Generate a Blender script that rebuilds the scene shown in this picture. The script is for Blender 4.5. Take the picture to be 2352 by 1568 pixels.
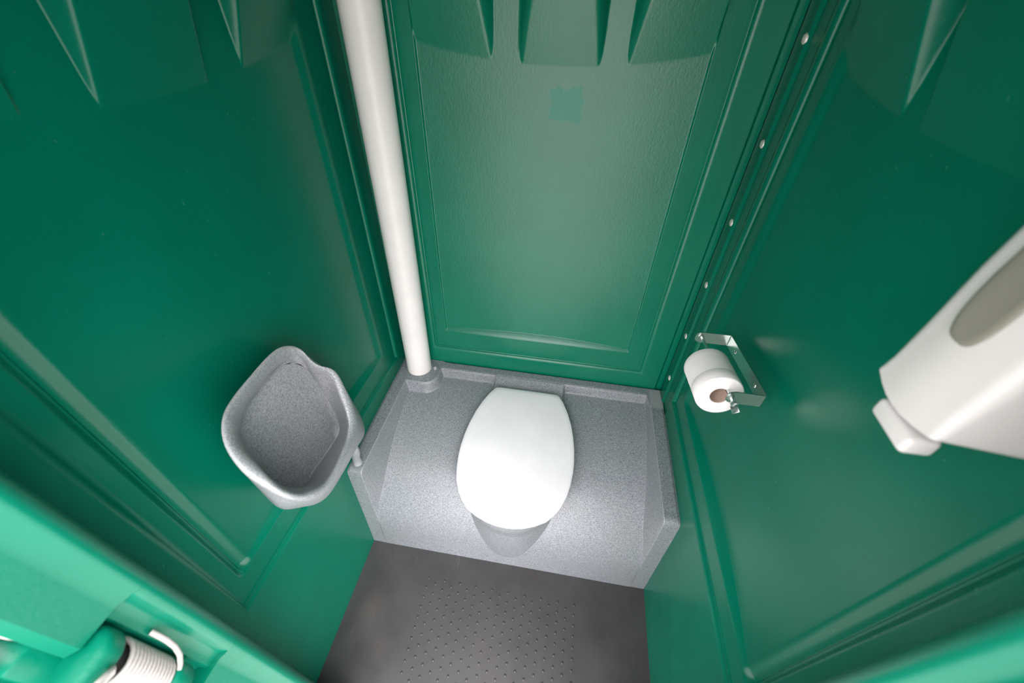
import bpy, math, random
import numpy as np
from mathutils import Vector, Matrix, Euler
for o in list(bpy.data.objects): bpy.data.objects.remove(o)
random.seed(3)
SC = bpy.context.scene
COL = SC.collection
W = 1.08            # cabin width (x), back wall at y=0, floor z=0

# ------------------------------------------------------------------ camera
cd = bpy.data.cameras.new('camera'); cam = bpy.data.objects.new('camera', cd); COL.objects.link(cam)
cd.sensor_width = 36; cd.lens = 14.456; cd.clip_start = .01
cam.location = (0.63744, -1.20783, 1.73063)
cam.rotation_euler = (0.848134, -0.020569, 0.160989)
SC.camera = cam
cd.dof.use_dof = True; cd.dof.focus_distance = 1.35; cd.dof.aperture_fstop = 3.2

# ------------------------------------------------------------------ world, light, exposure
SKY = 8.2
wd = bpy.data.worlds.new('overcast_sky'); SC.world = wd; wd.use_nodes = True
wn = wd.node_tree.nodes; bg = wn['Background']
bg.inputs[0].default_value = (1.03, 0.945, 0.985, 1)
# overcast sky: luminance rises from the horizon to the zenith
tc = wn.new('ShaderNodeTexCoord'); sx = wn.new('ShaderNodeSeparateXYZ'); mr = wn.new('ShaderNodeMapRange')
wd.node_tree.links.new(tc.outputs['Generated'], sx.inputs[0]); wd.node_tree.links.new(sx.outputs['Z'], mr.inputs['Value'])
mr.inputs['To Min'].default_value = SKY * .33; mr.inputs['To Max'].default_value = SKY
wd.node_tree.links.new(mr.outputs[0], bg.inputs[1])
# hazy sun high behind the open doorway
sl = bpy.data.lights.new('hazy_sun', 'SUN'); sl.energy = 1.9; sl.angle = math.radians(30); sl.color = (1.0, .97, .95)
so_ = bpy.data.objects.new('hazy_sun', sl); COL.objects.link(so_); so_.location = (1.5, -4, 5)
so_.rotation_euler = Vector((.50, -.60, 1.05)).to_track_quat('Z', 'Y').to_euler()
SC.view_settings.view_transform = 'Standard'; SC.view_settings.look = 'None'
SC.view_settings.gamma = 1; SC.view_settings.use_curve_mapping = False
SC.view_settings.exposure = 0.42

# ------------------------------------------------------------------ materials
def nmat(name, rough=.4, spec=.5, metal=0):
    m = bpy.data.materials.new(name); m.use_nodes = True
    nt = m.node_tree; b = nt.nodes['Principled BSDF']
    b.inputs['Roughness'].default_value = rough; b.inputs['Metallic'].default_value = metal
    b.inputs['Specular IOR Level'].default_value = spec
    return m, nt, b
def N(nt, t, **k):
    n = nt.nodes.new(t)
    for a, v in k.items(): setattr(n, a, v)
    return n
def noise(nt, scale, detail=3, rough=.5, vec=None, sc3=None):
    tc = N(nt, 'ShaderNodeTexCoord'); n = N(nt, 'ShaderNodeTexNoise')
    n.inputs['Scale'].default_value = scale; n.inputs['Detail'].default_value = detail; n.inputs['Roughness'].default_value = rough
    src = tc.outputs['Object']
    if sc3:
        mp = N(nt, 'ShaderNodeMapping'); mp.inputs['Scale'].default_value = sc3
        nt.links.new(src, mp.inputs[0]); src = mp.outputs[0]
    nt.links.new(src, n.inputs['Vector'])
    return n.outputs['Fac']
def ramp(nt, fac, stops):
    r = N(nt, 'ShaderNodeValToRGB'); e = r.color_ramp.elements
    while len(e) < len(stops): e.new(.5)
    for i, (p, c) in enumerate(stops):
        e[i].position = p; e[i].color = (c, c, c, 1) if isinstance(c, (int, float)) else (*c, 1)
    nt.links.new(fac, r.inputs[0]); return r.outputs[0]
def mixc(nt, fac, a, b, mode='MIX'):
    m = N(nt, 'ShaderNodeMix', data_type='RGBA', blend_type=mode)
    for sock, v in ((m.inputs[0], fac), (m.inputs[6], a), (m.inputs[7], b)):
        if isinstance(v, (int, float)): sock.default_value = v
        elif isinstance(v, tuple): sock.default_value = (*v, 1)
        else: nt.links.new(v, sock)
    return m.outputs[2]
def bump(nt, b, h, strength, dist):
    n = N(nt, 'ShaderNodeBump'); n.inputs['Strength'].default_value = strength; n.inputs['Distance'].default_value = dist
    nt.links.new(h, n.inputs['Height']); nt.links.new(n.outputs[0], b.inputs['Normal'])

def green(name, patch=False, rough=.27):
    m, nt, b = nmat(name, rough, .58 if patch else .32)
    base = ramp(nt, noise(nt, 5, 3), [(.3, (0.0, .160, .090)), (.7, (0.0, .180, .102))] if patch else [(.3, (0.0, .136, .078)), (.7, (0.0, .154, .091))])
    specks = ramp(nt, noise(nt, 95, 2, .55), [(.735, 0.), (.76, 1.)])
    col = mixc(nt, mixc(nt, .25, (0, 0, 0), specks, 'MIX'), base, (.10, .36, .27))
    dust = ramp(nt, noise(nt, 130, 2, .6), [(.78, 0.), (.80, 1.)])
    if patch:
        tc = N(nt, 'ShaderNodeTexCoord')
        # faded, slightly chalky rotomoulded face of the rear wall and the residue of a torn off sticker
        nz = N(nt, 'ShaderNodeTexNoise'); nz.inputs['Scale'].default_value = 24; nz.inputs['Detail'].default_value = 7; nz.inputs['Roughness'].default_value = .62
        nt.links.new(tc.outputs['Object'], nz.inputs['Vector'])
        off = N(nt, 'ShaderNodeVectorMath', operation='SCALE'); off.inputs['Scale'].default_value = .06
        sub = N(nt, 'ShaderNodeVectorMath', operation='SUBTRACT'); sub.inputs[1].default_value = (.5, .5, .5)
        nt.links.new(nz.outputs['Color'], sub.inputs[0]); nt.links.new(sub.outputs[0], off.inputs[0])
        add = N(nt, 'ShaderNodeVectorMath', operation='ADD')
        nt.links.new(tc.outputs['Object'], add.inputs[0]); nt.links.new(off.outputs[0], add.inputs[1])
        sx = N(nt, 'ShaderNodeSeparateXYZ'); nt.links.new(add.outputs[0], sx.inputs[0])
        def inside(sock, c, hw):
            a = N(nt, 'ShaderNodeMath', operation='SUBTRACT'); nt.links.new(sock, a.inputs[0]); a.inputs[1].default_value = c
            d = N(nt, 'ShaderNodeMath', operation='ABSOLUTE'); nt.links.new(a.outputs[0], d.inputs[0])
            l = N(nt, 'ShaderNodeMath', operation='LESS_THAN'); nt.links.new(d.outputs[0], l.inputs[0]); l.inputs[1].default_value = hw
            return l.outputs[0]
        mu = N(nt, 'ShaderNodeMath', operation='MULTIPLY')
        nt.links.new(inside(sx.outputs['X'], .588, .042), mu.inputs[0]); nt.links.new(inside(sx.outputs['Z'], 1.486, .041), mu.inputs[1])
        col = mixc(nt, mu.outputs[0], mixc(nt, .0, col, col), (.0, .215, .135))
        fx = N(nt, 'ShaderNodeMath', operation='MULTIPLY_ADD'); nt.links.new(mu.outputs[0], fx.inputs[0]); fx.inputs[1].default_value = .12; fx.inputs[2].default_value = rough
        nt.links.new(fx.outputs[0], b.inputs['Roughness'])
    nt.links.new(col, b.inputs['Base Color'])
    if patch:      # coarse grain of the rear sheet, drawn out along the height
        h = noise(nt, 190, 4, .65, sc3=(1, 1, .45)); bump(nt, b, h, .22, .002)
    else:
        h = noise(nt, 170, 3, .6); bump(nt, b, h, .12, .002)
    return m
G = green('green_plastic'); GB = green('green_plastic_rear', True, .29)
GF = green('green_plastic_sunlit_frame', False, .33)

def grey_tank(name, c0, c1):
    m, nt, b = nmat(name, .36, .5)
    f = noise(nt, 300, 2, .75); c = ramp(nt, f, [(.30, c0), (.5, tuple((a + d) / 2 for a, d in zip(c0, c1))), (.72, c1)])
    g = noise(nt, 3, 3); c2 = mixc(nt, ramp(nt, g, [(.35, 0.), (.7, .35)]), c, (.20, .225, .225))
    geo = N(nt, 'ShaderNodeNewGeometry')      # paler convex edges: scuffing, plus rounded-edge highlights painted into the colour
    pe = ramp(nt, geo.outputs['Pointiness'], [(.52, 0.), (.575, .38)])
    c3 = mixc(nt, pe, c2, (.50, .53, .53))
    nt.links.new(c3, b.inputs['Base Color'])
    bump(nt, b, noise(nt, 260, 3, .6), .35, .0016)
    return m
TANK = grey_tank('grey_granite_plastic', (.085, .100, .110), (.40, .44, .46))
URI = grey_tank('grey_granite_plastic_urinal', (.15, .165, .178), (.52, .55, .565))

def plain(name, c, rough=.4, spec=.5, metal=0, bsc=None, bst=.1):
    m, nt, b = nmat(name, rough, spec, metal)
    f = noise(nt, 9, 3); col = mixc(nt, ramp(nt, f, [(.3, 0.), (.7, 1.)]), tuple(x * .96 for x in c), tuple(min(1, x * 1.03) for x in c))
    nt.links.new(col, b.inputs['Base Color'])
    if bsc: bump(nt, b, noise(nt, bsc, 3), bst, .001)
    return m
WHITE = plain('white_seat_plastic', (.86, .87, .88), .35)
PIPE = plain('white_pvc', (.90, .89, .86), .33)
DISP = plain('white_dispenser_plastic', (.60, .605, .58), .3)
CREAM = plain('cream_coated_wire', (.36, .355, .33), .4)
BLACK = plain('black_rubber', (.012, .014, .013), .5)
STEEL = plain('zinc_plated_steel', (.62, .68, .66), .27, .5, 1, 60, .25)
RIVET = plain('aluminium_rivet', (.80, .76, .70), .38, .6, .35)
PAPER, nt, b = nmat('toilet_paper', .95, .1)
b.inputs['Base Color'].default_value = (.92, .90, .88, 1)
h = noise(nt, 420, 2); bump(nt, b, h, .5, .0012)
CARD = plain('cardboard_tube', (.52, .40, .33), .9, .1)
SEAM = plain('dark_joint', (.004, .03, .02), .6)
# window of the dispenser
LENS = plain('smoked_window', (.20, .205, .165), .15)
# floor
FLOOR, nt, b = nmat('dark_grey_floor_plastic', .5, .4)
f1 = noise(nt, 7, 5, .6); c = ramp(nt, f1, [(.3, (.034, .034, .035)), (.7, (.055, .056, .056))])
f2 = noise(nt, 60, 4, .65, sc3=(1, .12, 1)); c = mixc(nt, ramp(nt, f2, [(.62, 0.), (.75, .3)]), c, (.15, .145, .135))
f3 = noise(nt, 2.4, 4, .5); c = mixc(nt, ramp(nt, f3, [(.55, 0.), (.7, .3)]), c, (.13, .10, .085))
tcf = N(nt, 'ShaderNodeTexCoord'); sxf = N(nt, 'ShaderNodeSeparateXYZ'); nt.links.new(tcf.outputs['Object'], sxf.inputs[0])
def edge(sock, lo, hi):      # middle of the floor mixed towards one even grey, fading at the sides
    r_ = N(nt, 'ShaderNodeMapRange', interpolation_type='SMOOTHSTEP'); nt.links.new(sock, r_.inputs['Value']); r_.inputs['From Min'].default_value = lo; r_.inputs['From Max'].default_value = hi; return r_.outputs[0]
def mul(a, b_):
    m_ = N(nt, 'ShaderNodeMath', operation='MULTIPLY'); nt.links.new(a, m_.inputs[0]); nt.links.new(b_, m_.inputs[1]); return m_.outputs[0]
mid_mask = mul(mul(edge(sxf.outputs['X'], .17, .27), edge(sxf.outputs['X'], .92, .82)), edge(sxf.outputs['Y'], -.60, -.70))
c = mixc(nt, mul(mid_mask, ramp(nt, noise(nt, 14, 4), [(.3, .35), (.7, .75)])), c, (.047, .048, .047))
nt.links.new(c, b.inputs['Base Color']); bump(nt, b, noise(nt, 120, 3), .15, .001)
GROUND = plain('pale_concrete', (.36, .35, .33), .85, .3, 0, 40, .5)
ROOF, nt, b = nmat('translucent_roof', .6, .3)
b.inputs['Base Color'].default_value = (.8, .8, .76, 1)
tr = N(nt, 'ShaderNodeBsdfTranslucent'); tr.inputs[0].default_value = (.9, .88, .8, 1)
mx = N(nt, 'ShaderNodeMixShader'); mx.inputs[0].default_value = .07
nt.links.new(b.outputs[0], mx.inputs[1]); nt.links.new(tr.outputs[0], mx.inputs[2])
nt.links.new(mx.outputs[0], nt.nodes['Material Output'].inputs[0])

# ------------------------------------------------------------------ helpers
def link(name, me, mat, parent=None, smooth=True, angle=None):
    me.materials.clear(); me.materials.append(mat)
    if smooth:
        me.polygons.foreach_set('use_smooth', [True] * len(me.polygons))
        if angle is not None: me.set_sharp_from_angle(angle=math.radians(angle))
    o = bpy.data.objects.new(name, me); COL.objects.link(o)
    if parent: o.parent = parent
    return o
def mesh(name, V, F):
    me = bpy.data.meshes.new(name); me.from_pydata([tuple(v) for v in V], [], F); me.update(); return me
def tag(o, label, cat, group=None):
    o['label'] = label; o['category'] = cat
    if group: o['group'] = group
    return o
def struct(o): o['kind'] = 'structure'; return o
def empty(name, loc, label, cat, group=None):
    o = bpy.data.objects.new(name, None); o.location = loc; o.empty_display_size = .05; COL.objects.link(o)
    return tag(o, label, cat, group)
def put(o, parent):       # parent a world-space mesh under an empty that sits at its own place
    o.parent = parent; o.location = -Vector(parent.location); return o
def gridmesh(name, P):    # P: (n,m,3) array
    n, m = P.shape[:2]
    idx = np.arange(n * m).reshape(n, m)
    q = np.stack([idx[:-1, :-1], idx[1:, :-1], idx[1:, 1:], idx[:-1, 1:]], -1).reshape(-1, 4)
    me = bpy.data.meshes.new(name)
    me.vertices.add(n * m); me.vertices.foreach_set('co', P.reshape(-1).astype(np.float32))
    me.loops.add(q.size); me.loops.foreach_set('vertex_index', q.reshape(-1).astype(np.int32))
    me.polygons.add(len(q)); me.polygons.foreach_set('loop_start', (np.arange(len(q)) * 4).astype(np.int32))
    me.polygons.foreach_set('loop_total', np.full(len(q), 4, np.int32))
    me.update(); me.validate(); return me
def boxmesh(name, x0, x1, y0, y1, z0, z1, bev=0, seg=2):
    import bmesh
    bm = bmesh.new(); bmesh.ops.create_cube(bm, size=1)
    for v in bm.verts:
        v.co = ((x0 + x1) / 2 + v.co.x * (x1 - x0), (y0 + y1) / 2 + v.co.y * (y1 - y0), (z0 + z1) / 2 + v.co.z * (z1 - z0))
    if bev: bmesh.ops.bevel(bm, geom=bm.edges[:], offset=bev, segments=seg, affect='EDGES', profile=.5)
    me = bpy.data.meshes.new(name); bm.to_mesh(me); bm.free(); return me
def tubemesh(name, pts, r, seg=12, cap=True):
    pts = [Vector(p) for p in pts]; V = []; F = []
    up = None
    for i, p in enumerate(pts):
        t = (pts[min(i + 1, len(pts) - 1)] - pts[max(i - 1, 0)]).normalized()
        if up is None:
            up = t.cross(Vector((0, 0, 1)))
            if up.length < .1: up = t.cross(Vector((1, 0, 0)))
            up.normalize()
        up = (up - t * up.dot(t)).normalized(); w = t.cross(up)
        rr = r[i] if isinstance(r, (list, tuple)) else r
        for k in range(seg):
            a = 2 * math.pi * k / seg; V.append(p + (up * math.cos(a) + w * math.sin(a)) * rr)
    n = len(pts)
    for i in range(n - 1):
        for k in range(seg):
            F.append((i * seg + k, i * seg + (k + 1) % seg, (i + 1) * seg + (k + 1) % seg, (i + 1) * seg + k))
    if cap: F.append(tuple(range(seg))[::-1]); F.append(tuple((n - 1) * seg + k for k in range(seg)))
    return mesh(name, V, F)
def lathe(name, prof, origin, axis, seg=32):   # prof: list of (radius, distance along axis)
    o = Vector(origin); a = Vector(axis).normalized()
    u = a.cross(Vector((0, 0, 1)))
    if u.length < .1: u = a.cross(Vector((1, 0, 0)))
    u.normalize(); w = a.cross(u); V = []; F = []
    for r, t in prof:
        for k in range(seg):
            th = 2 * math.pi * k / seg; V.append(o + a * t + (u * math.cos(th) + w * math.sin(th)) * max(r, 1e-5))
    for i in range(len(prof) - 1):
        for k in range(seg):
            F.append((i * seg + k, i * seg + (k + 1) % seg, (i + 1) * seg + (k + 1) % seg, (i + 1) * seg + k))
    return mesh(name, V, F)
def loft(name, loops, cap0=True, cap1=True):
    m = len(loops[0]); V = [p for l in loops for p in l]; F = []
    for i in range(len(loops) - 1):
        for k in range(m):
            F.append((i * m + k, i * m + (k + 1) % m, (i + 1) * m + (k + 1) % m, (i + 1) * m + k))
    if cap0: F.append(tuple(range(m))[::-1])
    if cap1: F.append(tuple((len(loops) - 1) * m + k for k in range(m)))
    return mesh(name, V, F)
def recalc(me):
    import bmesh
    bm = bmesh.new(); bm.from_mesh(me); bmesh.ops.recalc_face_normals(bm, faces=bm.faces); bm.to_mesh(me); bm.free(); return me
def crom(pts, n):         # closed Catmull-Rom through pts, n samples per span
    P = np.array(pts, float); out = []; m = len(P)
    for i in range(m):
        a, b, c, d = P[i - 1], P[i], P[(i + 1) % m], P[(i + 2) % m]
        for k in range(n):
            t = k / n
            out.append(.5 * ((2 * b) + (-a + c) * t + (2 * a - 5 * b + 4 * c - d) * t * t + (-a + 3 * b - 3 * c + d) * t ** 3))
    return np.array(out)
def ss(a, b, x):
    t = np.clip((x - a) / (b - a), 0, 1); return t * t * (3 - 2 * t)
def smin(a, b, k):
    h = np.clip(.5 + .5 * (b - a) / k, 0, 1); return b * (1 - h) + a * h - k * h * (1 - h)
def smax(a, b, k): return -smin(-a, -b, k)
def axisgrid(lo, hi, coarse, fine_ranges):
    pts = set(); x = lo
    while x < hi:
        pts.add(round(x, 5)); st = coarse(x)
        for a, b_, s in fine_ranges:
            if a <= x <= b_: st = min(st, s)
        x += st
    pts.add(hi); return np.array(sorted(pts))

# ------------------------------------------------------------------ the walls: moulded sheets with beads, a dished panel and tapering ribs
def finger(H, u, z, base, u0, u1, z0, top, k=.29, side=1.25):
    """rib that grows out of the dished panel above z0; crest slope k"""
    crest = top + k * (z - z0)
    crest = np.minimum(crest, .035)
    d = np.minimum(u - u0, u1 - u)
    flank = base + side * d
    f = smin(crest, flank, .018)
    f = np.where(d < -.002, -1, f)
    return np.maximum(H, f)

def back_wall():
    f = [(.128, .149, .0007), (.180, .205, .0015), (.380, .398, .002), (.455, .485, .002), (.640, .668, .002), (.718, .75, .002), (.905, .935, .0015), (.972, .993, .0007), (1.045, 1.08, .0015)]
    U = axisgrid(0, W, lambda x: .005, f)
    Z = axisgrid(.0, 2.2, lambda z: .05 if z < .45 else (.005 if z < 1.77 else .03), [(.561, .581, .0007), (.655, .700, .0008), (1.55, 1.66, .003)])
    u, z = np.meshgrid(U, Z, indexing='ij')
    top = 2.02
    # raised outer flange, 7 mm proud of the middle frame
    din = np.minimum(np.minimum(u - .131, .990 - u), np.minimum(z - .563, top + .06 - z))
    h = .009 * np.sqrt(1 - np.clip(din / .013, 0, 1) ** 2) - .001
    # small thin groove line beside the bead
    h = h - .0012 * np.exp(-((din - .0155) / .002) ** 2)
    # dished inner panel
    q = (u - .5535) / .366
    dish = -(.006 + .013 * np.clip(1 - q * q, 0, 1) ** .9)
    e = np.minimum(u - .190, .918 - u)
    ledge = -1.05 * (np.sqrt(np.maximum(z - .6605, 0) ** 2 + .007 ** 2) - .007)
    dish = np.maximum(dish, np.where(z < .700, ledge, -1))
    base = np.where((e > 0) & (z > .662) & (z < top), 0, 1)
    t = ss(0, .006, e) * ss(.6575, .6615, z) * (1 - ss(top - .004, top, z))
    panel = dish * t
    hp = panel.copy()
    for a, b_ in ((.10, .393), (.459, .664), (.723, 1.0)):
        hp = finger(hp, u, z, panel, a, b_, 1.568, -.019, .29, 1.7)
    inside = (e > .001) & (z > .6581) & (z < top)
    h = np.where(inside, np.minimum(hp, .03) * t, h)
    # corner joint grooves right and left
    h = h - .007 * ss(1.052, 1.060, u) 
    h = h - .007
    P = np.stack([u, -h, z], -1)
    me = gridmesh('wall_back', P[::-1])
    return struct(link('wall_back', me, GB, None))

def side_wall(name, right):
    S = 1 if not right else -1
    if not right:
        far_b, far_p, near_p, near_b = .062, .150, .9385, 1.010
        ribs = ((.145, .361), (.450, .667), (.760, .96))
        zo0, zo1, zi0, zi1 = .545, .607, .650, .700
    else:
        far_b, far_p, near_p, near_b = .137, .195, .962, 1.035
        ribs = ((.190, .4405), (.484, .705), (.765, .965))
        zo0, zo1, zi0, zi1 = .578, .612, .668, .700
    fr = [(far_b - .002, far_b + .016, .0007), (far_p - .006, far_p + .02, .002), (near_p - .026, near_p + .035, .0015), (near_b - .016, near_b + .002, .0007)]
    for a, b_ in ribs: fr += [(a - .006, a + .024, .0014), (b_ - .024, b_ + .006, .0014)]
    if right: fr.append((.0, .075, .0015))
    Vv = axisgrid(0, 1.10, lambda x: .006, fr)
    Z = axisgrid(.0, 2.2, lambda z: .05 if z < .42 else (.006 if z < 1.8 else .03), [(.561, .581, .0007), (.655, .700, .0008), (1.55, 1.66, .003)])
    v, zt = np.meshgrid(Vv, Z, indexing='ij')
    top = 2.02
    # zeta: rows follow the slightly rising bottom edges
    g = np.where(zt < .55, ss(.30, .55, zt), 1 - ss(.9, 1.4, zt))
    fo = zo0 + (zo1 - zo0) * (v - .07) / .93 - .563
    fi = zi0 + (zi1 - zi0) * (v - .15) / .79 - .665
    blend = ss(.58, .655, zt)
    z = zt + g * (fo * (1 - blend) + fi * blend)
    din = np.minimum(np.minimum(v - far_b, near_b - v), np.minimum(zt - .563, top + .06 - zt))
    h = .009 * np.sqrt(1 - np.clip(din / .013, 0, 1) ** 2) - .001 - .0012 * np.exp(-((din - .0155) / .002) ** 2)
    # dished panel
    c = (far_p + near_p) / 2; hw = (near_p - far_p) / 2
    q = (v - c) / hw
    dish = -(.006 + .016 * np.clip(1 - q * q, 0, 1) ** .9)
    dish = np.maximum(dish, np.where(zt < .700, -1.05 * (np.sqrt(np.maximum(zt - .6605, 0) ** 2 + .007 ** 2) - .007), -1))
    e = np.minimum(v - far_p, near_p + .012 - v)
    t = ss(0, .045, v - far_p) * ss(0, .006, near_p + .012 - v) * ss(.6575, .6615, zt) * (1 - ss(top - .004, top, zt))
    panel = dish * t
    hp = panel.copy()
    for a, b_ in ribs:
        hp = finger(hp, v, z, panel, a, b_, 1.578, -.022, .29, 3.2)
    # groove along the near upright edge of the panel
    gr = np.where(v < near_p + .012, -.011 * ss(near_p - .022, near_p + .004, v), -.011 * (1 - ss(near_p + .010, near_p + .026, v)))
    gr = gr * ss(.650, .672, zt) * (1 - ss(top - .01, top, zt)) * (v > near_p - .03)
    ins = (e > .001) & (zt > .6581) & (zt < top)
    h = np.where(ins, np.minimum(hp, .03) * t, h) + gr
    if right:   # riveted joint strip in the corner
        h = h + .004 * ss(.008, .012, v) * (1 - ss(.062, .068, v)) - .006 * (1 - ss(.004, .010, v)) - .003 * ss(.066, .072, v) * (1 - ss(.115, .132, v))
    # the wall curls into the door post
    h = h - .007
    x = h if not right else W - h
    P = np.stack([x, -v, z], -1)
    if right: P = P[::-1]
    me = gridmesh(name, P)
    return struct(link(name, me, G, None))

wb = back_wall(); wl = side_wall('wall_left', False); wr = side_wall('wall_right', True)

for par, nm, bx in ((wb, 'outer_skin', (-.06, W + .06, .036, .060)), (wl, 'outer_skin', (-.060, -.036, -1.10, .06)), (wr, 'outer_skin', (W + .036, W + .060, -1.10, .06))):
    link(nm, boxmesh(nm, *bx, -.06, 2.2), G, par, False)
# floor (moulded tray with raised studs), ground outside
fl = struct(link('floor', boxmesh('floor', -.036, W + .036, -1.19, .036, -.06, 0, 0), FLOOR, None, True, 30))
V = []; F = []
def stud(cx, cy, r=.0046, hgt=.0029, seg=8):
    b0 = len(V)
    for rr, zz in ((r, -.0004), (r * .8, hgt * .7), (r * .42, hgt)):
        for k in range(seg):
            a = 2 * math.pi * k / seg; V.append((cx + rr * math.cos(a), cy + rr * math.sin(a) * 1.1, zz))
    for i in range(2):
        for k in range(seg):
            F.append((b0 + i * seg + k, b0 + i * seg + (k + 1) % seg, b0 + (i + 1) * seg + (k + 1) % seg, b0 + (i + 1) * seg + k))
    F.append(tuple(b0 + 2 * seg + k for k in range(seg)))
row = 0; y = -.677
while y > -1.13:
    for k in range(10 - row % 2): stud(.264 + .0617 * k + (.0308 if row % 2 else 0), y)
    row += 1; y -= .0162
st = link('raised_studs', mesh('raised_studs', V, F), FLOOR, fl); st['kind'] = 'stuff'

# front wall: two posts and a header round the doorway
def jamb(name, right):
    # horizontal section (x,y) mirrored for the right side, extruded upwards
    sec = [(0.0, -1.075), (.135, -1.078), (.158, -1.082), (.168, -1.0875), (.1735, -1.094), (.1755, -1.101), (.1735, -1.107), (.1695, -1.1115), (.1675, -1.117), (.1640, -1.1225), (.1625, -1.13), (.1600, -1.168)]
    if right: sec = sec[:-3] + [(.170, -1.125), (.165, -1.132), (.168, -1.142), (.164, -1.168)]
    sec += [(.150, -1.178), (.08, -1.168), (0.0, -1.150)]
    if right: sec = [(W - a * 1.0 if i in (0,) else W - a, b_) for i, (a, b_) in enumerate(sec)]
    return sec
def extrude(name, sec, z0, z1, n=1):
    loops = [[(a, b_, z0 + (z1 - z0) * i / n) for a, b_ in sec] for i in range(n + 1)]
    return recalc(loft(name, loops))
def trimr(x, mir): return W - x if mir else x
import bmesh
wf = bpy.data.objects.new('wall_front', None); COL.objects.link(wf); struct(wf)
secL = jamb('l', False); secR = jamb('r', True)
# left post: full section above and below the hinge notch, cut back between
cut = [p for p in secL[:8]] + [(.1590, -1.116), (.1560, -1.120), (.1545, -1.128), (.1540, -1.1355), (.150, -1.1375), (.138, -1.139), (.132, -1.146), (.128, -1.160), (.120, -1.172), (.08, -1.160), (0, -1.150)]
p1 = link('door_post', extrude('door_post', secL, 1.166, 2.2), GF, wf, True, 40)
p2 = link('door_post', extrude('door_post', cut, .90, 1.1655), GF, wf, True, 40)
p3 = link('door_post', extrude('door_post', secL, 0, .8995), GF, wf, True, 40)
p4 = link('door_post', extrude('door_post', secR, 0, 2.2), GF, wf, True, 40)
hd = link('door_header', boxmesh('door_header', .15, W - .15, -1.17, -1.08, 1.86, 2.2, .008), GF, wf, True, 40)
sill = link('door_sill', boxmesh('door_sill', .15, W - .15, -1.20, -1.10, -.05, .018, .006), G, wf, True, 40)
# ceiling: translucent domed roof
U = np.linspace(-.03, W + .03, 25); Vy = np.linspace(.03, -1.22, 25)
u, v = np.meshgrid(U, Vy, indexing='ij')
P = np.stack([u, v, 2.19 + .10 * np.sin(np.pi * (u + .03) / (W + .06)) * np.sin(np.pi * (.03 - v) / 1.25)], -1)
ce = struct(link('ceiling', gridmesh('ceiling', P), ROOF)); sm = ce.modifiers.new('thick', 'SOLIDIFY'); sm.thickness = .006
gr = struct(link('ground', mesh('ground', [(-30, -30, -.14), (30, -30, -.14), (30, 30, -.14), (-30, 30, -.14)], [(0, 1, 2, 3)]), GROUND, None, False))

# rivets up the joint strip
rprof = [(.0, .0035), (.0022, .0034), (.0034, .0022), (.0048, .0030), (.0062, .0026), (.0078, .0008), (.0080, -.001)]
rm = lathe('rivet', rprof, (0, 0, 0), (-1, 0, 0), 16)
for i, (yy, zz) in enumerate(((-.049, .614), (-.049, .821), (-.050, 1.031), (-.053, 1.238), (-.052, 1.441), (-.056, 1.649))):
    if i == 0: rv = link('rivet', rm, RIVET, wr)
    else:
        rv = bpy.data.objects.new('rivet', rm); COL.objects.link(rv); rv.parent = wr
    rv.location = (W - .0045, yy, zz); rv.scale = (1.3, 1.3, 1.3)

DIRT = plain('brown_dirt', (.16, .06, .03), .8)
dk = link('dirt_speck', lathe('dirt_speck', [(0, .0035), (.0018, .003), (.0030, .0012), (.0034, 0)], (0, 0, 0), (-1, 0, .2), 9), DIRT, wr); dk.location = (W + .0245, -.865, 1.111); dk.scale = (1, .7, 1.4); dk['label'] = 'brown dirt speck'
# ------------------------------------------------------------------ holding tank
def rim_profile():
    return [(-.003, 0), (-.003, .30), (-.003, .494), (-.012, .498), (-.10, .498), (-.30, .498), (-.50, .498), (-.548, .4975), (-.5585, .491), (-.5615, .478), (-.566, .35), (-.571, .2), (-.578, .0)]
def cen_profile():
    return [(-.003, 0), (-.003, .494), (-.0085, .498), (-.038, .498), (-.0445, .4955), (-.0475, .489), (-.0530, .463), (-.058, .4585), (-.10, .453), (-.19, .441), (-.27, .424), (-.35, .402), (-.43, .372), (-.49, .330), (-.535, .280), (-.562, .222), (-.574, .16), (-.577, .09), (-.579, .0)]
def resamp(pts, targets):
    P = np.array(pts); d = np.r_[0, np.cumsum(np.hypot(*np.diff(P, axis=0).T))]; d /= d[-1]
    return np.stack([np.interp(targets, d, P[:, i]) for i in (0, 1)], -1)
M_ = 170
cp = cen_profile(); 
for _ in range(3):      # round the long front slope, keep rim and foot as they are
    q_ = [cp[i] for i in range(8)]
    for i in range(8, len(cp) - 1):
        a, b_ = np.array(cp[i]), np.array(cp[i + 1]); q_ += [tuple(a * .75 + b_ * .25), tuple(a * .25 + b_ * .75)]
    cp = q_ + [cp[-1]]
P = np.array(cp); arc = np.r_[0, np.cumsum(np.hypot(*np.diff(P, axis=0).T))]; arc /= arc[-1]
T = np.unique(np.r_[np.linspace(0, arc[1], 3), np.linspace(arc[1], arc[8], 70), np.linspace(arc[8], 1, 170)])
cen = resamp(cp, T)
# matching rim point for each centre point: same y on the flat, same z on the front
def rim_for(y, z):
    if y > -.552: return (y, .498)
    return None
rimp = rim_profile()
rp = np.array([(a, b_) for a, b_ in rimp if a <= -.0125])   # from the flat top down the front
rim = np.empty_like(cen)
for i, (yy, zz) in enumerate(cen):
    if i < 3 or (yy > -.012): rim[i] = (yy, zz); continue
    s = np.clip((-.0085 - yy) , 0, 9)
    rim[i] = (0, 0)
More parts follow.
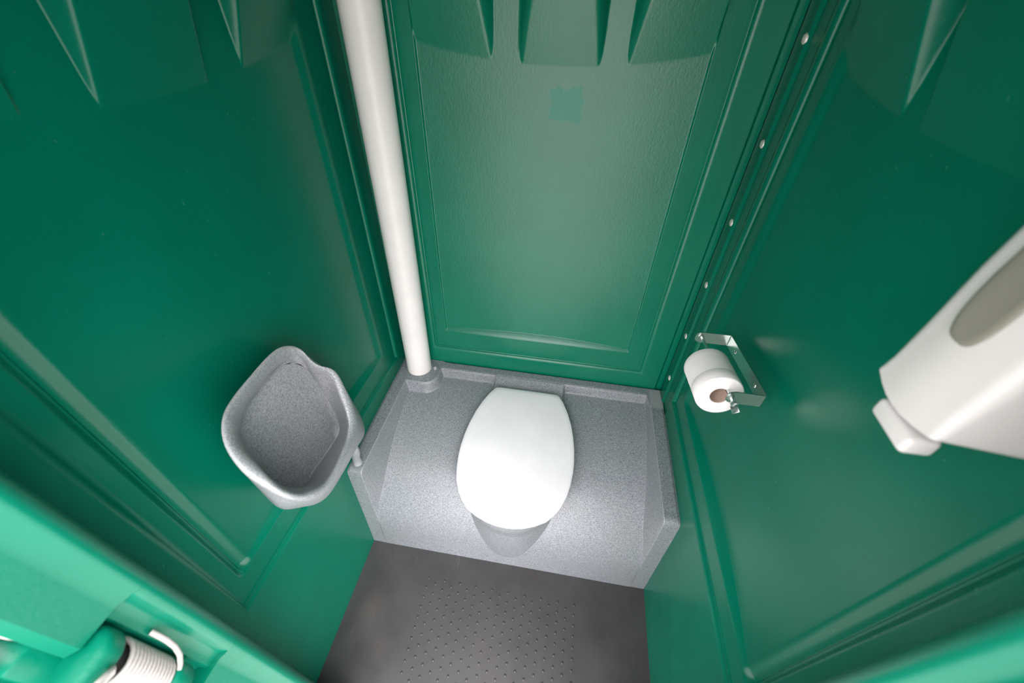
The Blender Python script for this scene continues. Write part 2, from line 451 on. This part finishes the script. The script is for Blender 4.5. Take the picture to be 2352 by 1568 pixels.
# parametrise both by arc length from the back edge for the part in front of y=-.012
k0 = int(np.argmax(cen[:, 0] < -.0125))
la = np.r_[0, np.cumsum(np.hypot(*np.diff(cen[k0:], axis=0).T))]
yflat = cen[k0:, 0]
f_len = np.r_[0, np.cumsum(np.hypot(*np.diff(rp, axis=0).T))]
def s_at(table):      # table rows: arc position on the centre profile -> arc position on the rim
    return np.interp(la, [a for a, _ in table], [b_ for _, b_ in table])
def la_at(y, z): return la[np.argmin(np.hypot(cen[k0:, 0] - y, cen[k0:, 1] - z))]
def fl_at(y, z):
    tt = np.linspace(0, f_len[-1], 4000); q_ = np.stack([np.interp(tt, f_len, rp[:, j]) for j in (0, 1)], -1)
    return tt[np.argmin(np.hypot(q_[:, 0] - y, q_[:, 1] - z))]
tab = [((-.013, .498), (-.013, .498)), ((-.0475, .489), (-.0475, .498)), ((-.058, .4585), (-.058, .498)), ((-.10, .453), (-.10, .498)), ((-.19, .441), (-.19, .498)), ((-.27, .424), (-.275, .498)),
       ((-.35, .399), (-.37, .498)), ((-.42, .368), (-.46, .498)), ((-.47, .341), (-.5485, .4975)), ((-.49, .326), (-.561, .478)), ((-.535, .282), (-.567, .35)), ((-.562, .230), (-.570, .255)), ((-.573, .175), (-.5725, .175)), ((-.576, .10), (-.575, .10)), ((-.579, 0), (-.578, 0))]
s_map = s_at([(la_at(*a), fl_at(*b_)) for a, b_ in tab])
rim[k0:] = np.stack([np.interp(s_map, f_len, rp[:, j]) for j in (0, 1)], -1)
rim[:k0] = cen[:k0]
XT = np.unique(np.round(np.r_[np.linspace(.001, .045, 30), np.linspace(.045, .085, 34), np.linspace(.085, .2, 40), np.linspace(.2, .39, 20), np.linspace(.39, .42, 12), np.linspace(.42, .68, 26),
     np.linspace(.68, .71, 12), np.linspace(.71, .98, 26), np.linspace(.98, 1.04, 46), np.linspace(1.04, W - .001, 28)], 5))
Pt = np.zeros((len(XT), len(T), 3))
dep = np.hypot(*(rim - cen).T)
for i, x in enumerate(XT):
    # side flange: draft of about 11 degrees, rounded crease and root
    dl = (x - .050); dr = (1.030 - x)
    draft = .007 + .10 * np.minimum(dep, .14) 
    tl = 1 - np.clip(dl / draft, 0, 1); tr_ = 1 - np.clip(dr / draft, 0, 1)
    t = np.maximum(tl, tr_)
    t = ss(0, 1, t) * .2 + t * .8
    yc, zc_ = cen[:, 0], cen[:, 1]
    # round socket for the vent pipe in the rear left corner
    qx = np.maximum(x - .120, 0); qy = np.maximum(-(yc) - .083, 0)
    rr = np.hypot(qx, qy); tb = 1 - np.clip((rr - .052) / .012, 0, 1)
    tb = np.where(yc > -.30, tb, 0); tb = ss(0, 1, tb)
    # hinge block behind the lid
    e = min(x - .400, .697 - x); bl = ss(0, .010, e)
    zb = np.where((yc < -.046) & (yc > -.17), np.maximum(.4975 + (yc + .046) * .62, zc_), zc_)
    zc2 = zc_ * (1 - bl) + zb * bl
    t = np.maximum(t, tb)
    Y = yc * (1 - t) + rim[:, 0] * t; Zz = zc2 * (1 - t) + rim[:, 1] * t
    # keep the back rim square where the socket blend meets it
    Y = np.where(tb > .01, np.where(t == tb, yc, Y), Y); Zz = np.where((tb > .01) & (t == tb), zc2 * (1 - tb) + .498 * tb, Zz)
    Zz = Zz - .004 * (1 - ss(.001, .010, np.minimum(x, W - x))) * (T > .1)
    Pt[i, :, 0] = x; Pt[i, :, 1] = Y; Pt[i, :, 2] = Zz
tank = empty('toilet', (.55, -.29, 0), 'grey speckled plastic toilet with white closed lid across the rear of the cabin', 'toilet')
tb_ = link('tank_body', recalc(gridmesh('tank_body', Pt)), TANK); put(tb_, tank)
# close left and right ends so the shell is solid
# bowl collar bulging out of the front
loops = []
BX, BY = .546, -.42
for zz, a, bb in ((.448, .150, .176), (.4475, .172, .190), (.441, .180, .1985), (.425, .182, .200), (.365, .180, .197), (.357, .178, .1945), (.348, .174, .1905), (.30, .173, .187), (.24, .176, .181), (.18, .180, .174), (.12, .185, .1665), (.075, .19, .1595), (.05, .19, .155)):
    loops.append([(BX + a * math.cos(2 * math.pi * k / 72), BY + bb * math.sin(2 * math.pi * k / 72) if math.sin(2 * math.pi * k / 72) < 0 else BY + bb * .8 * math.sin(2 * math.pi * k / 72), zz) for k in range(72)])
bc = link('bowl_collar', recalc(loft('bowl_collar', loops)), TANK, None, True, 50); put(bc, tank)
# spigot block of the vent boss: burr of plastic beside the pipe
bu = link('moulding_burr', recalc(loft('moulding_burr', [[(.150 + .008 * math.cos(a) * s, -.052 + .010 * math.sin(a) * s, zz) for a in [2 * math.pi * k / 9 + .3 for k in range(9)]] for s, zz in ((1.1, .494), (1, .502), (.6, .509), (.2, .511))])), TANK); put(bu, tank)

# ------------------------------------------------------------------ lid and seat
half = [(0, -.637), (.030, -.6355), (.062, -.629), (.095, -.617), (.127, -.600), (.150, -.577), (.170, -.548), (.186, -.512), (.196, -.470), (.202, -.425), (.2035, -.385), (.201, -.335), (.1945, -.285), (.184, -.235), (.168, -.185), (.148, -.140), (.130, -.111), (.123, -.1055), (.110, -.104), (.06, -.1035), (0, -.103)]
LX = .5465
outline = [(LX + a, b_) for a, b_ in half] + [(LX - a, b_) for a, b_ in half[-2:0:-1]]
cy0 = -.37
def lidplane(y): return .4985 + .075 * (y + .1)
def lring(s, dz, inset=0):
    out = []
    for a, b_ in outline:
        dx, dy = a - LX, b_ - cy0; L = math.hypot(dx, dy)
        k = (s * L - inset) / L; X = LX + dx * k; Y = cy0 + dy * k
        out.append((X, Y, lidplane(Y) + dz))
    return out
seat = tank
lid = link('lid', recalc(loft('lid', [lring(1, -.016, .006), lring(1, -.0155, .002), lring(1, -.012, 0), lring(1, -.005, 0), lring(1, -.0015, .0015), lring(1, .0003, .005), lring(.92, .0013), lring(.75, .0022), lring(.5, .003), lring(.2, .0034)])), WHITE, None, True, 60); put(lid, seat); lid['label'] = 'white closed toilet lid'
so = [lring(1, -.034, .012), lring(1, -.033, .008), lring(1, -.022, .006), lring(1, -.0170, .008), lring(.62, -.0170), lring(.60, -.022), lring(.60, -.034)]
rg = link('seat_ring', recalc(loft('seat_ring', so + [so[0]], False, False)), WHITE, None, True, 50); put(rg, seat); rg['label'] = 'white seat under the lid'
for sx in (-1, 1):
    hg = link('hinge', lathe('hinge', [(0, 0), (.008, .001), (.009, .004), (.009, .036), (.008, .039), (0, .04)], (LX + sx * .08 - .02, -.108, .480), (1, 0, 0), 16), WHITE, None, True, 40); put(hg, seat)

# ------------------------------------------------------------------ vent pipe
pa, pb = Vector((.083, -.0560, .4986)), Vector((.0995, -.0635, 1.69))
pd = (pb - pa) / 1.2; r = .0495
vp = link('vent_pipe', tubemesh('vent_pipe', [pa, pa + pd * 1.70], r, 64), PIPE, None, True, 40)
tag(vp, 'tall white plastic vent pipe standing in the rear left corner on the grey tank', 'pipe')
# ------------------------------------------------------------------ urinal
RIM = [(0.03, -0.585, 1.081), (0.03, -0.611, 1.101), (0.032, -0.635, 1.112), (0.037, -0.672, 1.121), (0.047, -0.726, 1.131), (0.06, -0.779, 1.143), (0.072, -0.817, 1.151), (0.085, -0.845, 1.157), (0.1, -0.87, 1.155), (0.113, -0.888, 1.148), (0.128, -0.901, 1.138), (0.148, -0.914, 1.124), (0.168, -0.922, 1.106), (0.183, -0.922, 1.088), (0.2, -0.92, 1.057), (0.205, -0.904, 1.012), (0.203, -0.87, 0.954), (0.195, -0.827, 0.905), (0.175, -0.746, 0.863), (0.16, -0.687, 0.834), (0.143, -0.625, 0.808), (0.128, -0.583, 0.817), (0.113, -0.56, 0.857), (0.1, -0.549, 0.904), (0.088, -0.541, 0.946), (0.08, -0.542, 0.97), (0.073, -0.56, 0.992), (0.064, -0.574, 1.01), (0.052, -0.573, 1.03), (0.042, -0.57, 1.049), (0.034, -0.572, 1.064)]
INN = [(0.027, -0.587, 1.059), (0.026, -0.609, 1.068), (0.031, -0.659, 1.078), (0.044, -0.722, 1.094), (0.057, -0.769, 1.107), (0.078, -0.818, 1.121), (0.1, -0.852, 1.123), (0.122, -0.874, 1.117), (0.147, -0.887, 1.106), (0.175, -0.9, 1.091), (0.194, -0.907, 1.064), (0.199, -0.899, 1.034), (0.2, -0.884, 1.0), (0.196, -0.851, 0.958), (0.19, -0.818, 0.923), (0.175, -0.764, 0.891), (0.159, -0.711, 0.869), (0.142, -0.658, 0.848), (0.126, -0.617, 0.848), (0.112, -0.591, 0.871), (0.098, -0.576, 0.906), (0.081, -0.558, 0.952), (0.071, -0.563, 0.98), (0.058, -0.579, 1.004), (0.042, -0.577, 1.027), (0.032, -0.576, 1.046)]
BACK = [(0.018, -0.579, 1.046), (0.018, -0.632, 1.054), (0.018, -0.694, 1.055), (0.018, -0.743, 1.052), (0.018, -0.793, 1.023), (0.018, -0.801, 0.945), (0.018, -0.795, 0.824), (0.018, -0.75, 0.716), (0.018, -0.676, 0.699), (0.018, -0.603, 0.687), (0.018, -0.536, 0.691), (0.018, -0.536, 0.808), (0.018, -0.551, 0.953), (0.018, -0.563, 1.022)]
BELLY = [(0.01, -0.567, 1.054), (0.012, -0.625, 1.085), (0.015, -0.705, 1.091), (0.02, -0.777, 1.084), (0.03, -0.819, 1.069), (0.05, -0.847, 1.052), (0.085, -0.874, 1.023), (0.12, -0.891, 0.998), (0.14, -0.898, 0.953), (0.145, -0.891, 0.93), (0.14, -0.856, 0.871), (0.13, -0.814, 0.801), (0.12, -0.764, 0.749), (0.095, -0.67, 0.69), (0.07, -0.566, 0.638), (0.045, -0.465, 0.588), (0.03, -0.44, 0.634), (0.02, -0.441, 0.71), (0.015, -0.452, 0.811), (0.012, -0.48, 0.887), (0.01, -0.522, 0.954), (0.01, -0.542, 1.013)]
def ring(pts, n=120, off=(0, 0, 0)):      # closed smooth loop, resampled evenly by arc length
    C_ = crom(pts, 8); C_ = np.vstack([C_, C_[:1]])
    d = np.r_[0, np.cumsum(np.linalg.norm(np.diff(C_, axis=0), axis=1))]; t = np.linspace(0, d[-1], n, endpoint=False)
    R_ = np.stack([np.interp(t, d, C_[:, i]) for i in range(3)], -1) + np.array(off)
    for _ in range(3): R_ = (np.roll(R_, 1, 0) + 2 * R_ + np.roll(R_, -1, 0)) / 4
    return R_
rO, rI, rB, rV = ring(RIM), ring(INN), ring([p for p in BACK][:1] + BACK[1:]), ring(BELLY[:1] + BELLY[1:])
def aligned(A, B):        # rotate loop B so that it starts and runs nearest to loop A
    best = min(range(0, len(B)), key=lambda k: float(np.sum((np.roll(B, -k, 0) - A) ** 2))); return np.roll(B, -best, 0)
BACKd = rB if np.sum((aligned(rI, rB) - rI) ** 2) < np.sum((aligned(rI, rB[::-1]) - rI) ** 2) else rB[::-1]
INNd = rI if np.sum((aligned(rO, rI) - rO) ** 2) < np.sum((aligned(rO, rI[::-1]) - rO) ** 2) else rI[::-1]
VEL = rV if np.sum((aligned(rO, rV) - rO) ** 2) < np.sum((aligned(rO, rV[::-1]) - rO) ** 2) else rV[::-1]
rI, rV = aligned(rO, INNd), aligned(rO, VEL); rB = aligned(rI, BACKd)
UPN = np.array([.55, -.22, .80]); UPN /= np.linalg.norm(UPN)      # the way the opening faces
def lerp(a, b_, t, up=0): return a * (1 - t) + b_ * t + UPN * up
wallr = rV.copy(); wc = wallr.mean(0); wallr[:, 1] += .75 * wallr[:, 0]; wallr[:, 2] -= 1.4 * wallr[:, 0]; wallr[:, 0] = 0; wc = wallr.mean(0); wallr = wc + (wallr - wc) * .9
uri = empty('urinal', (0, -.70, .90), 'speckled grey moulded plastic urinal basin hung on the green left wall', 'urinal')
outer = [wallr, rV, lerp(rV, rO, .5, -.002), lerp(rV, rO, .85, -.002), lerp(rO, rV, .06, -.006), lerp(rO, rI, .02, .0), lerp(rO, rI, .15, .005), lerp(rO, rI, .35, .008), lerp(rO, rI, .6, .008), lerp(rO, rI, .82, .005), lerp(rO, rI, .96, .0),
         lerp(rI, rB, .04, -.006), lerp(rI, rB, .12, -.008), lerp(rI, rB, .5, -.004), lerp(rI, rB, .88, -.001), lerp(rI, rB, .97, .0)]
bcn = rB.mean(0)
for f_ in (.97, .8, .5, .2): outer.append(bcn + (rB - bcn) * f_)
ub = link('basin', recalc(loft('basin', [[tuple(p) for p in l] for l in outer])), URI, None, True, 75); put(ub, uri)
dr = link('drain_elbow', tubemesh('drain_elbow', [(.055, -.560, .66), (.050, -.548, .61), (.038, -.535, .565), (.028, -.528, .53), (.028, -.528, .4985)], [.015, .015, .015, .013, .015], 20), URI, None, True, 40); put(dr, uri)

# ------------------------------------------------------------------ toilet roll holder + roll
HY0, HY1 = -.330, -.573
def hz(y): return 1.044 + (y - HY0) / (HY1 - HY0) * .042
hold = empty('toilet_roll_holder', (W, -.45, 1.06), 'zinc plated steel bracket with a thin rod screwed to the right wall', 'holder')
def strip(name, pts, hw, th):   # bent flat strip; pts (x,y) path, width vertical
    L = [];
    for i, (a, b_) in enumerate(pts):
        t = Vector((pts[min(i + 1, len(pts) - 1)][0] - pts[max(i - 1, 0)][0], pts[min(i + 1, len(pts) - 1)][1] - pts[max(i - 1, 0)][1])).normalized()
        n = Vector((-t.y, t.x)) * th / 2; hh = hw if not isinstance(hw, list) else hw[i]; z = hz(b_)
        L.append([(a - n.x, b_ - n.y, z - hh), (a + n.x, b_ + n.y, z - hh), (a + n.x, b_ + n.y, z + hh), (a - n.x, b_ - n.y, z + hh)])
    return recalc(loft(name, L))
w_ = .0165; xr = W - .0035
path = [(.992, HY0), (.9935, HY0), (.997, HY0), (1.003, HY0), (1.010, HY0), (xr - .003, HY0), (xr, HY0 - .003), (xr, HY1 + .003), (xr - .003, HY1), (1.020, HY1), (1.013, HY1), (1.007, HY1), (1.003, HY1), (1.001, HY1)]
hw = [.006, .010, .0135, .0158, w_, w_, w_, w_, w_, w_, .0158, .0135, .010, .006]
sb = link('bracket', strip('bracket', path, hw, .0026), STEEL, None, True, 25); put(sb, hold)
ra, rb = Vector((1.006, HY0 - .002, 1.047)), Vector((1.015, HY1 - .012, 1.081))
rd = link('rod', tubemesh('rod', [ra + (ra - rb).normalized() * .006, ra, rb], .0036, 12), STEEL, None, True, 40); put(rd, hold)
for p, s in ((ra, 1), (rb, -1)):
    nn = link('nut', lathe('nut', [(0, 0), (.0065, .0), (.0075, .002), (.0075, .006), (.006, .007), (0, .007)], p + Vector((0, s * .0 - .004, 0)), (0, 1, 0), 6), STEEL, None, False); put(nn, hold)
# wing nut
wing = link('wing_nut', boxmesh('wing_nut', -.0022, .0022, -.009, .009, -.009, .009, .002), STEEL, None, True, 40)
wing.parent = hold; wing.location = Vector((1.019, HY1 - .020, 1.073)) - Vector(hold.location); wing.rotation_euler = (.5, .3, .5)
for yy in (-.385, -.520):
    sc = link('screw', lathe('screw', [(0, .0035), (.003, .003), (.0052, .0012), (.0058, 0)], (xr - .0012, yy, hz(yy)), (-1, 0, 0), 14), STEEL); put(sc, hold)
# roll: hangs on the rod
ax = (rb - ra).normalized()
rc = Vector((1.0025, -.547, 1.0585)); L_ = .112; axr = -ax
roll = empty('toilet_roll', tuple(rc), 'full white toilet paper roll hanging on the wall holder rod', 'toilet roll')
R_o = .0505
prof = [(.0205, .0)] + [(R_o - .003, 0), (R_o - .0008, .001), (R_o, .004)] + [(R_o - .0004 * abs(math.sin(i * 1.9)), .006 + i * .0125) for i in range(1, 8)] + [(R_o, L_ - .004), (R_o - .001, L_ - .001), (.0205, L_), (.0205, 0)]
rl = link('paper', recalc(lathe('paper', prof, rc, axr, 56)), PAPER, None, True, 60); put(rl, roll)
# outermost sheet edge on the near end of the roll
sh = link('loose_sheet', lathe('loose_sheet', [(R_o - .0004, .004), (R_o + .0001, .005), (R_o + .0001, .034), (R_o - .0004, .035)], rc, axr, 56), PAPER, None, True, 50); put(sh, roll)
ct = link('cardboard_core', lathe('cardboard_core', [(.0195, .001), (.0207, .0005), (.0207, L_ - .0005), (.0195, L_ - .001), (.0195, .001)], rc, axr, 40), CARD, None, True, 50); put(ct, roll)

# ------------------------------------------------------------------ soap dispenser on the right wall
dsp = empty('sanitiser_dispenser', (W, -.90, 1.42), 'white wall dispenser with smoked window and push lever near the doorway', 'dispenser')
def dring(z, xf, y0, y1, r, xb=None, n=8, bow=.0):
    # rounded rectangle (x from xf to wall, y between y0 (far) and y1 (near)); front corners rounded by r
    xb = W - .004 if xb is None else xb
    pts = [(xb, y0 + .004)]
    for k in range(n + 1):
        a = math.pi / 2 * k / n; pts.append((xf + r - r * math.sin(a), y0 - r + r * math.cos(a)))
    for k in range(1, 6):
        t = k / 6; pts.append((xf - bow * math.sin(math.pi * t), y0 - r + (y1 + r - (y0 - r)) * t))
    for k in range(n + 1):
        a = math.pi / 2 * k / n; pts.append((xf + r - r * math.cos(a), y1 + r - r * math.sin(a)))
    pts.append((xb, y1 - .012))
    return [(a, b_, z) for a, b_ in pts]
D = []
FY, NY = -.850, -.944
for z, xf, y0, y1, r in ((1.4390, 1.000, FY - .004, NY + .005, .006), (1.4395, .9685, FY - .002, NY + .003, .006), (1.4410, .966, FY, NY + .001, .007), (1.4460, .966, FY, NY, .009), (1.46, .967, FY, NY, .012), (1.50, .970, FY + .002, NY - .002, .015), (1.56, .974, FY + .004, NY - .004, .016), (1.64, .984, FY + .006, NY - .006, .018), (1.70, 1.0, FY + .006, NY - .006, .02), (1.735, 1.02, FY + .003, NY - .003, .022), (1.745, 1.04, FY - .003, NY + .003, .02)):
    # bottom edge sweeps down at the middle of the front face
    Lp = dring(z, xf, y0, y1, r, bow=.004)
    if z < 1.455:
        out = []
        for a, b_, c in Lp:
            m = 1 - ((b_ - (FY + NY) / 2) / .047) ** 2
            out.append((a, b_, c - .009 * max(m, 0) * (1 if a < .99 else .2)))
        Lp = out
    D.append(Lp)
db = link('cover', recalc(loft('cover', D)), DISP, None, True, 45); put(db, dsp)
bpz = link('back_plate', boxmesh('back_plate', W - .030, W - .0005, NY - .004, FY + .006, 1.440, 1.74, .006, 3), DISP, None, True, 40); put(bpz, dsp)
# smoked window
WY0, WY1 = -.872, -.914
wl_ = []
for dx, gro in ((0.004, 0), (-.0012, 0), (-.0028, -.002), (-.0030, -.006)):
    lp = []
    for k in range(40):
        a = 2 * math.pi * k / 40
        ex = math.copysign(abs(math.cos(a)) ** .6, math.cos(a)); ez = math.copysign(abs(math.sin(a)) ** .6, math.sin(a))
        yy = (WY0 + WY1) / 2 + (.0200 + gro) * ex; zz = 1.590 + (.079 + gro) * ez
        xf = np.interp(zz, [1.50, 1.56, 1.64, 1.70], [.970, .974, .984, 1.0]) - .0035
        lp.append((xf + dx, yy, zz))
    wl_.append(lp)
wn_ = link('window_lens', recalc(loft('window_lens', wl_)), LENS, None, True, 50); put(wn_, dsp)
pl = link('push_lever', boxmesh('push_lever', .962, .992, -.9345, -.880, 1.406, 1.4275, .006, 4), DISP, None, True, 40); put(pl, dsp)

# ------------------------------------------------------------------ door hinge: lugs, spring and pin at the left post
hin = empty('door_hinge', (.15, -1.16, 1.07), 'green lugged hinge with cream coil spring on the left door post', 'hinge')
A0 = Vector((.150, -1.166, 0))
def lug(name, z0, z1, sx=1):
    loops = []
    n = 14
    def sec(g, z):
        pts = []
        for k in range(n + 1):
            a = -math.pi / 2 + math.pi * k / n
            pts.append((A0.x + .004 + (.026 - g) * math.cos(a) * .9, A0.y + .0 + .0 + (.026 - g) * math.sin(a) * -1 + .0, z))
        # tail going outwards along -y
        return pts
    def sec2(g, z):
        r = .024 - g
        pts = [(A0.x - .02, A0.y + r, z)]
        for k in range(n + 1):
            a = math.pi / 2 - math.pi / 2 * k / n; pts.append((A0.x + .006 + r * math.cos(a), A0.y + r * math.sin(a), z))
        pts += [(A0.x + .006 + r, A0.y - .06, z), (A0.x + .004 + r, A0.y - .16, z), (A0.x - .03, A0.y - .16, z)]
        return pts
    return recalc(loft(name, [sec2(.009, z0), sec2(.003, z0 + .002), sec2(0, z0 + .007), sec2(0, z1 - .008), sec2(.003, z1 - .002), sec2(.010, z1)]))
l1 = link('lug', lug('lug', 1.122, 1.158), GF, None, True, 50); put(l1, hin)
l2 = link('lug', lug('lug', .955, 1.000), GF, None, True, 50); put(l2, hin)
bo = link('bore', tubemesh('bore', [(A0.x, A0.y, .99), (A0.x, A0.y, 1.126)], .0155, 24), BLACK, None, True, 40); put(bo, hin)
bs = link('bore', lathe('bore', [(.0, .0), (.021, .0), (.021, .006), (0, .006)], (A0.x, A0.y, 1.1165), (0, 0, 1), 24), BLACK, None, True, 40); put(bs, hin)
bs2 = link('bore', lathe('bore', [(.0, .0), (.021, .0), (.021, .006), (0, .006)], (A0.x, A0.y, 1.000), (0, 0, 1), 24), BLACK, None, True, 40); put(bs2, hin)
turns = 13; pts = []
zt0, zt1 = 1.106, 1.004
pts.append((.19, -1.225, 1.150)); pts.append((.19, -1.19, 1.148)); pts.append((.186, -1.175, 1.135)); pts.append((A0.x + .022, A0.y - .012, 1.112))
for k in range(turns * 20 + 1):
    a = -.9 - 2 * math.pi * k / 20
    pts.append((A0.x + .0235 * math.cos(a), A0.y - .002 + .0235 * math.sin(a), zt0 + (zt1 - zt0) * k / (turns * 20)))
sp = link('spring', tubemesh('hinge_spring', pts, .0030, 8), CREAM, None, True, 60); put(sp, hin); sp['label'] = 'cream coil spring'
hk = [(.158, -1.131, 1.078), (.166, -1.132, 1.072), (.171, -1.133, 1.058), (.172, -1.135, 1.036), (.172, -1.140, 1.015), (.171, -1.148, 1.0), (.171, -1.158, .992), (.170, -1.170, .982), (.168, -1.182, .965)]
hw_ = link('wire_hook', tubemesh('wire_hook', hk, .0036, 10), CREAM, None, True, 60); put(hw_, hin); hw_['label'] = 'cream bent wire end'

# ------------------------------------------------------------------ door leaf swung open outside the left post
dr_ = bpy.data.objects.new('door_1', None); COL.objects.link(dr_); struct(dr_); dr_.location = (.135, -1.200, 0); dr_.rotation_euler = (0, 0, math.radians(180))
lf = link('door_leaf', boxmesh('door_leaf', 0, .74, 0, .043, .03, 1.98, .006, 3), G, dr_, True, 40)
fp = link('door_panel', boxmesh('door_panel', .10, .64, .040, .050, .25, 1.75, .003, 2), G, dr_, True, 40)
hc = link('hinge_strip', boxmesh('hinge_strip', -.008, .05, -.024, .004, .03, 1.208, .004, 2), G, dr_, True, 40)
hc2 = link('hinge_strip', boxmesh('hinge_strip', -.008, .05, -.024, .004, 1.40, 1.98, .004, 2), G, dr_, True, 40)
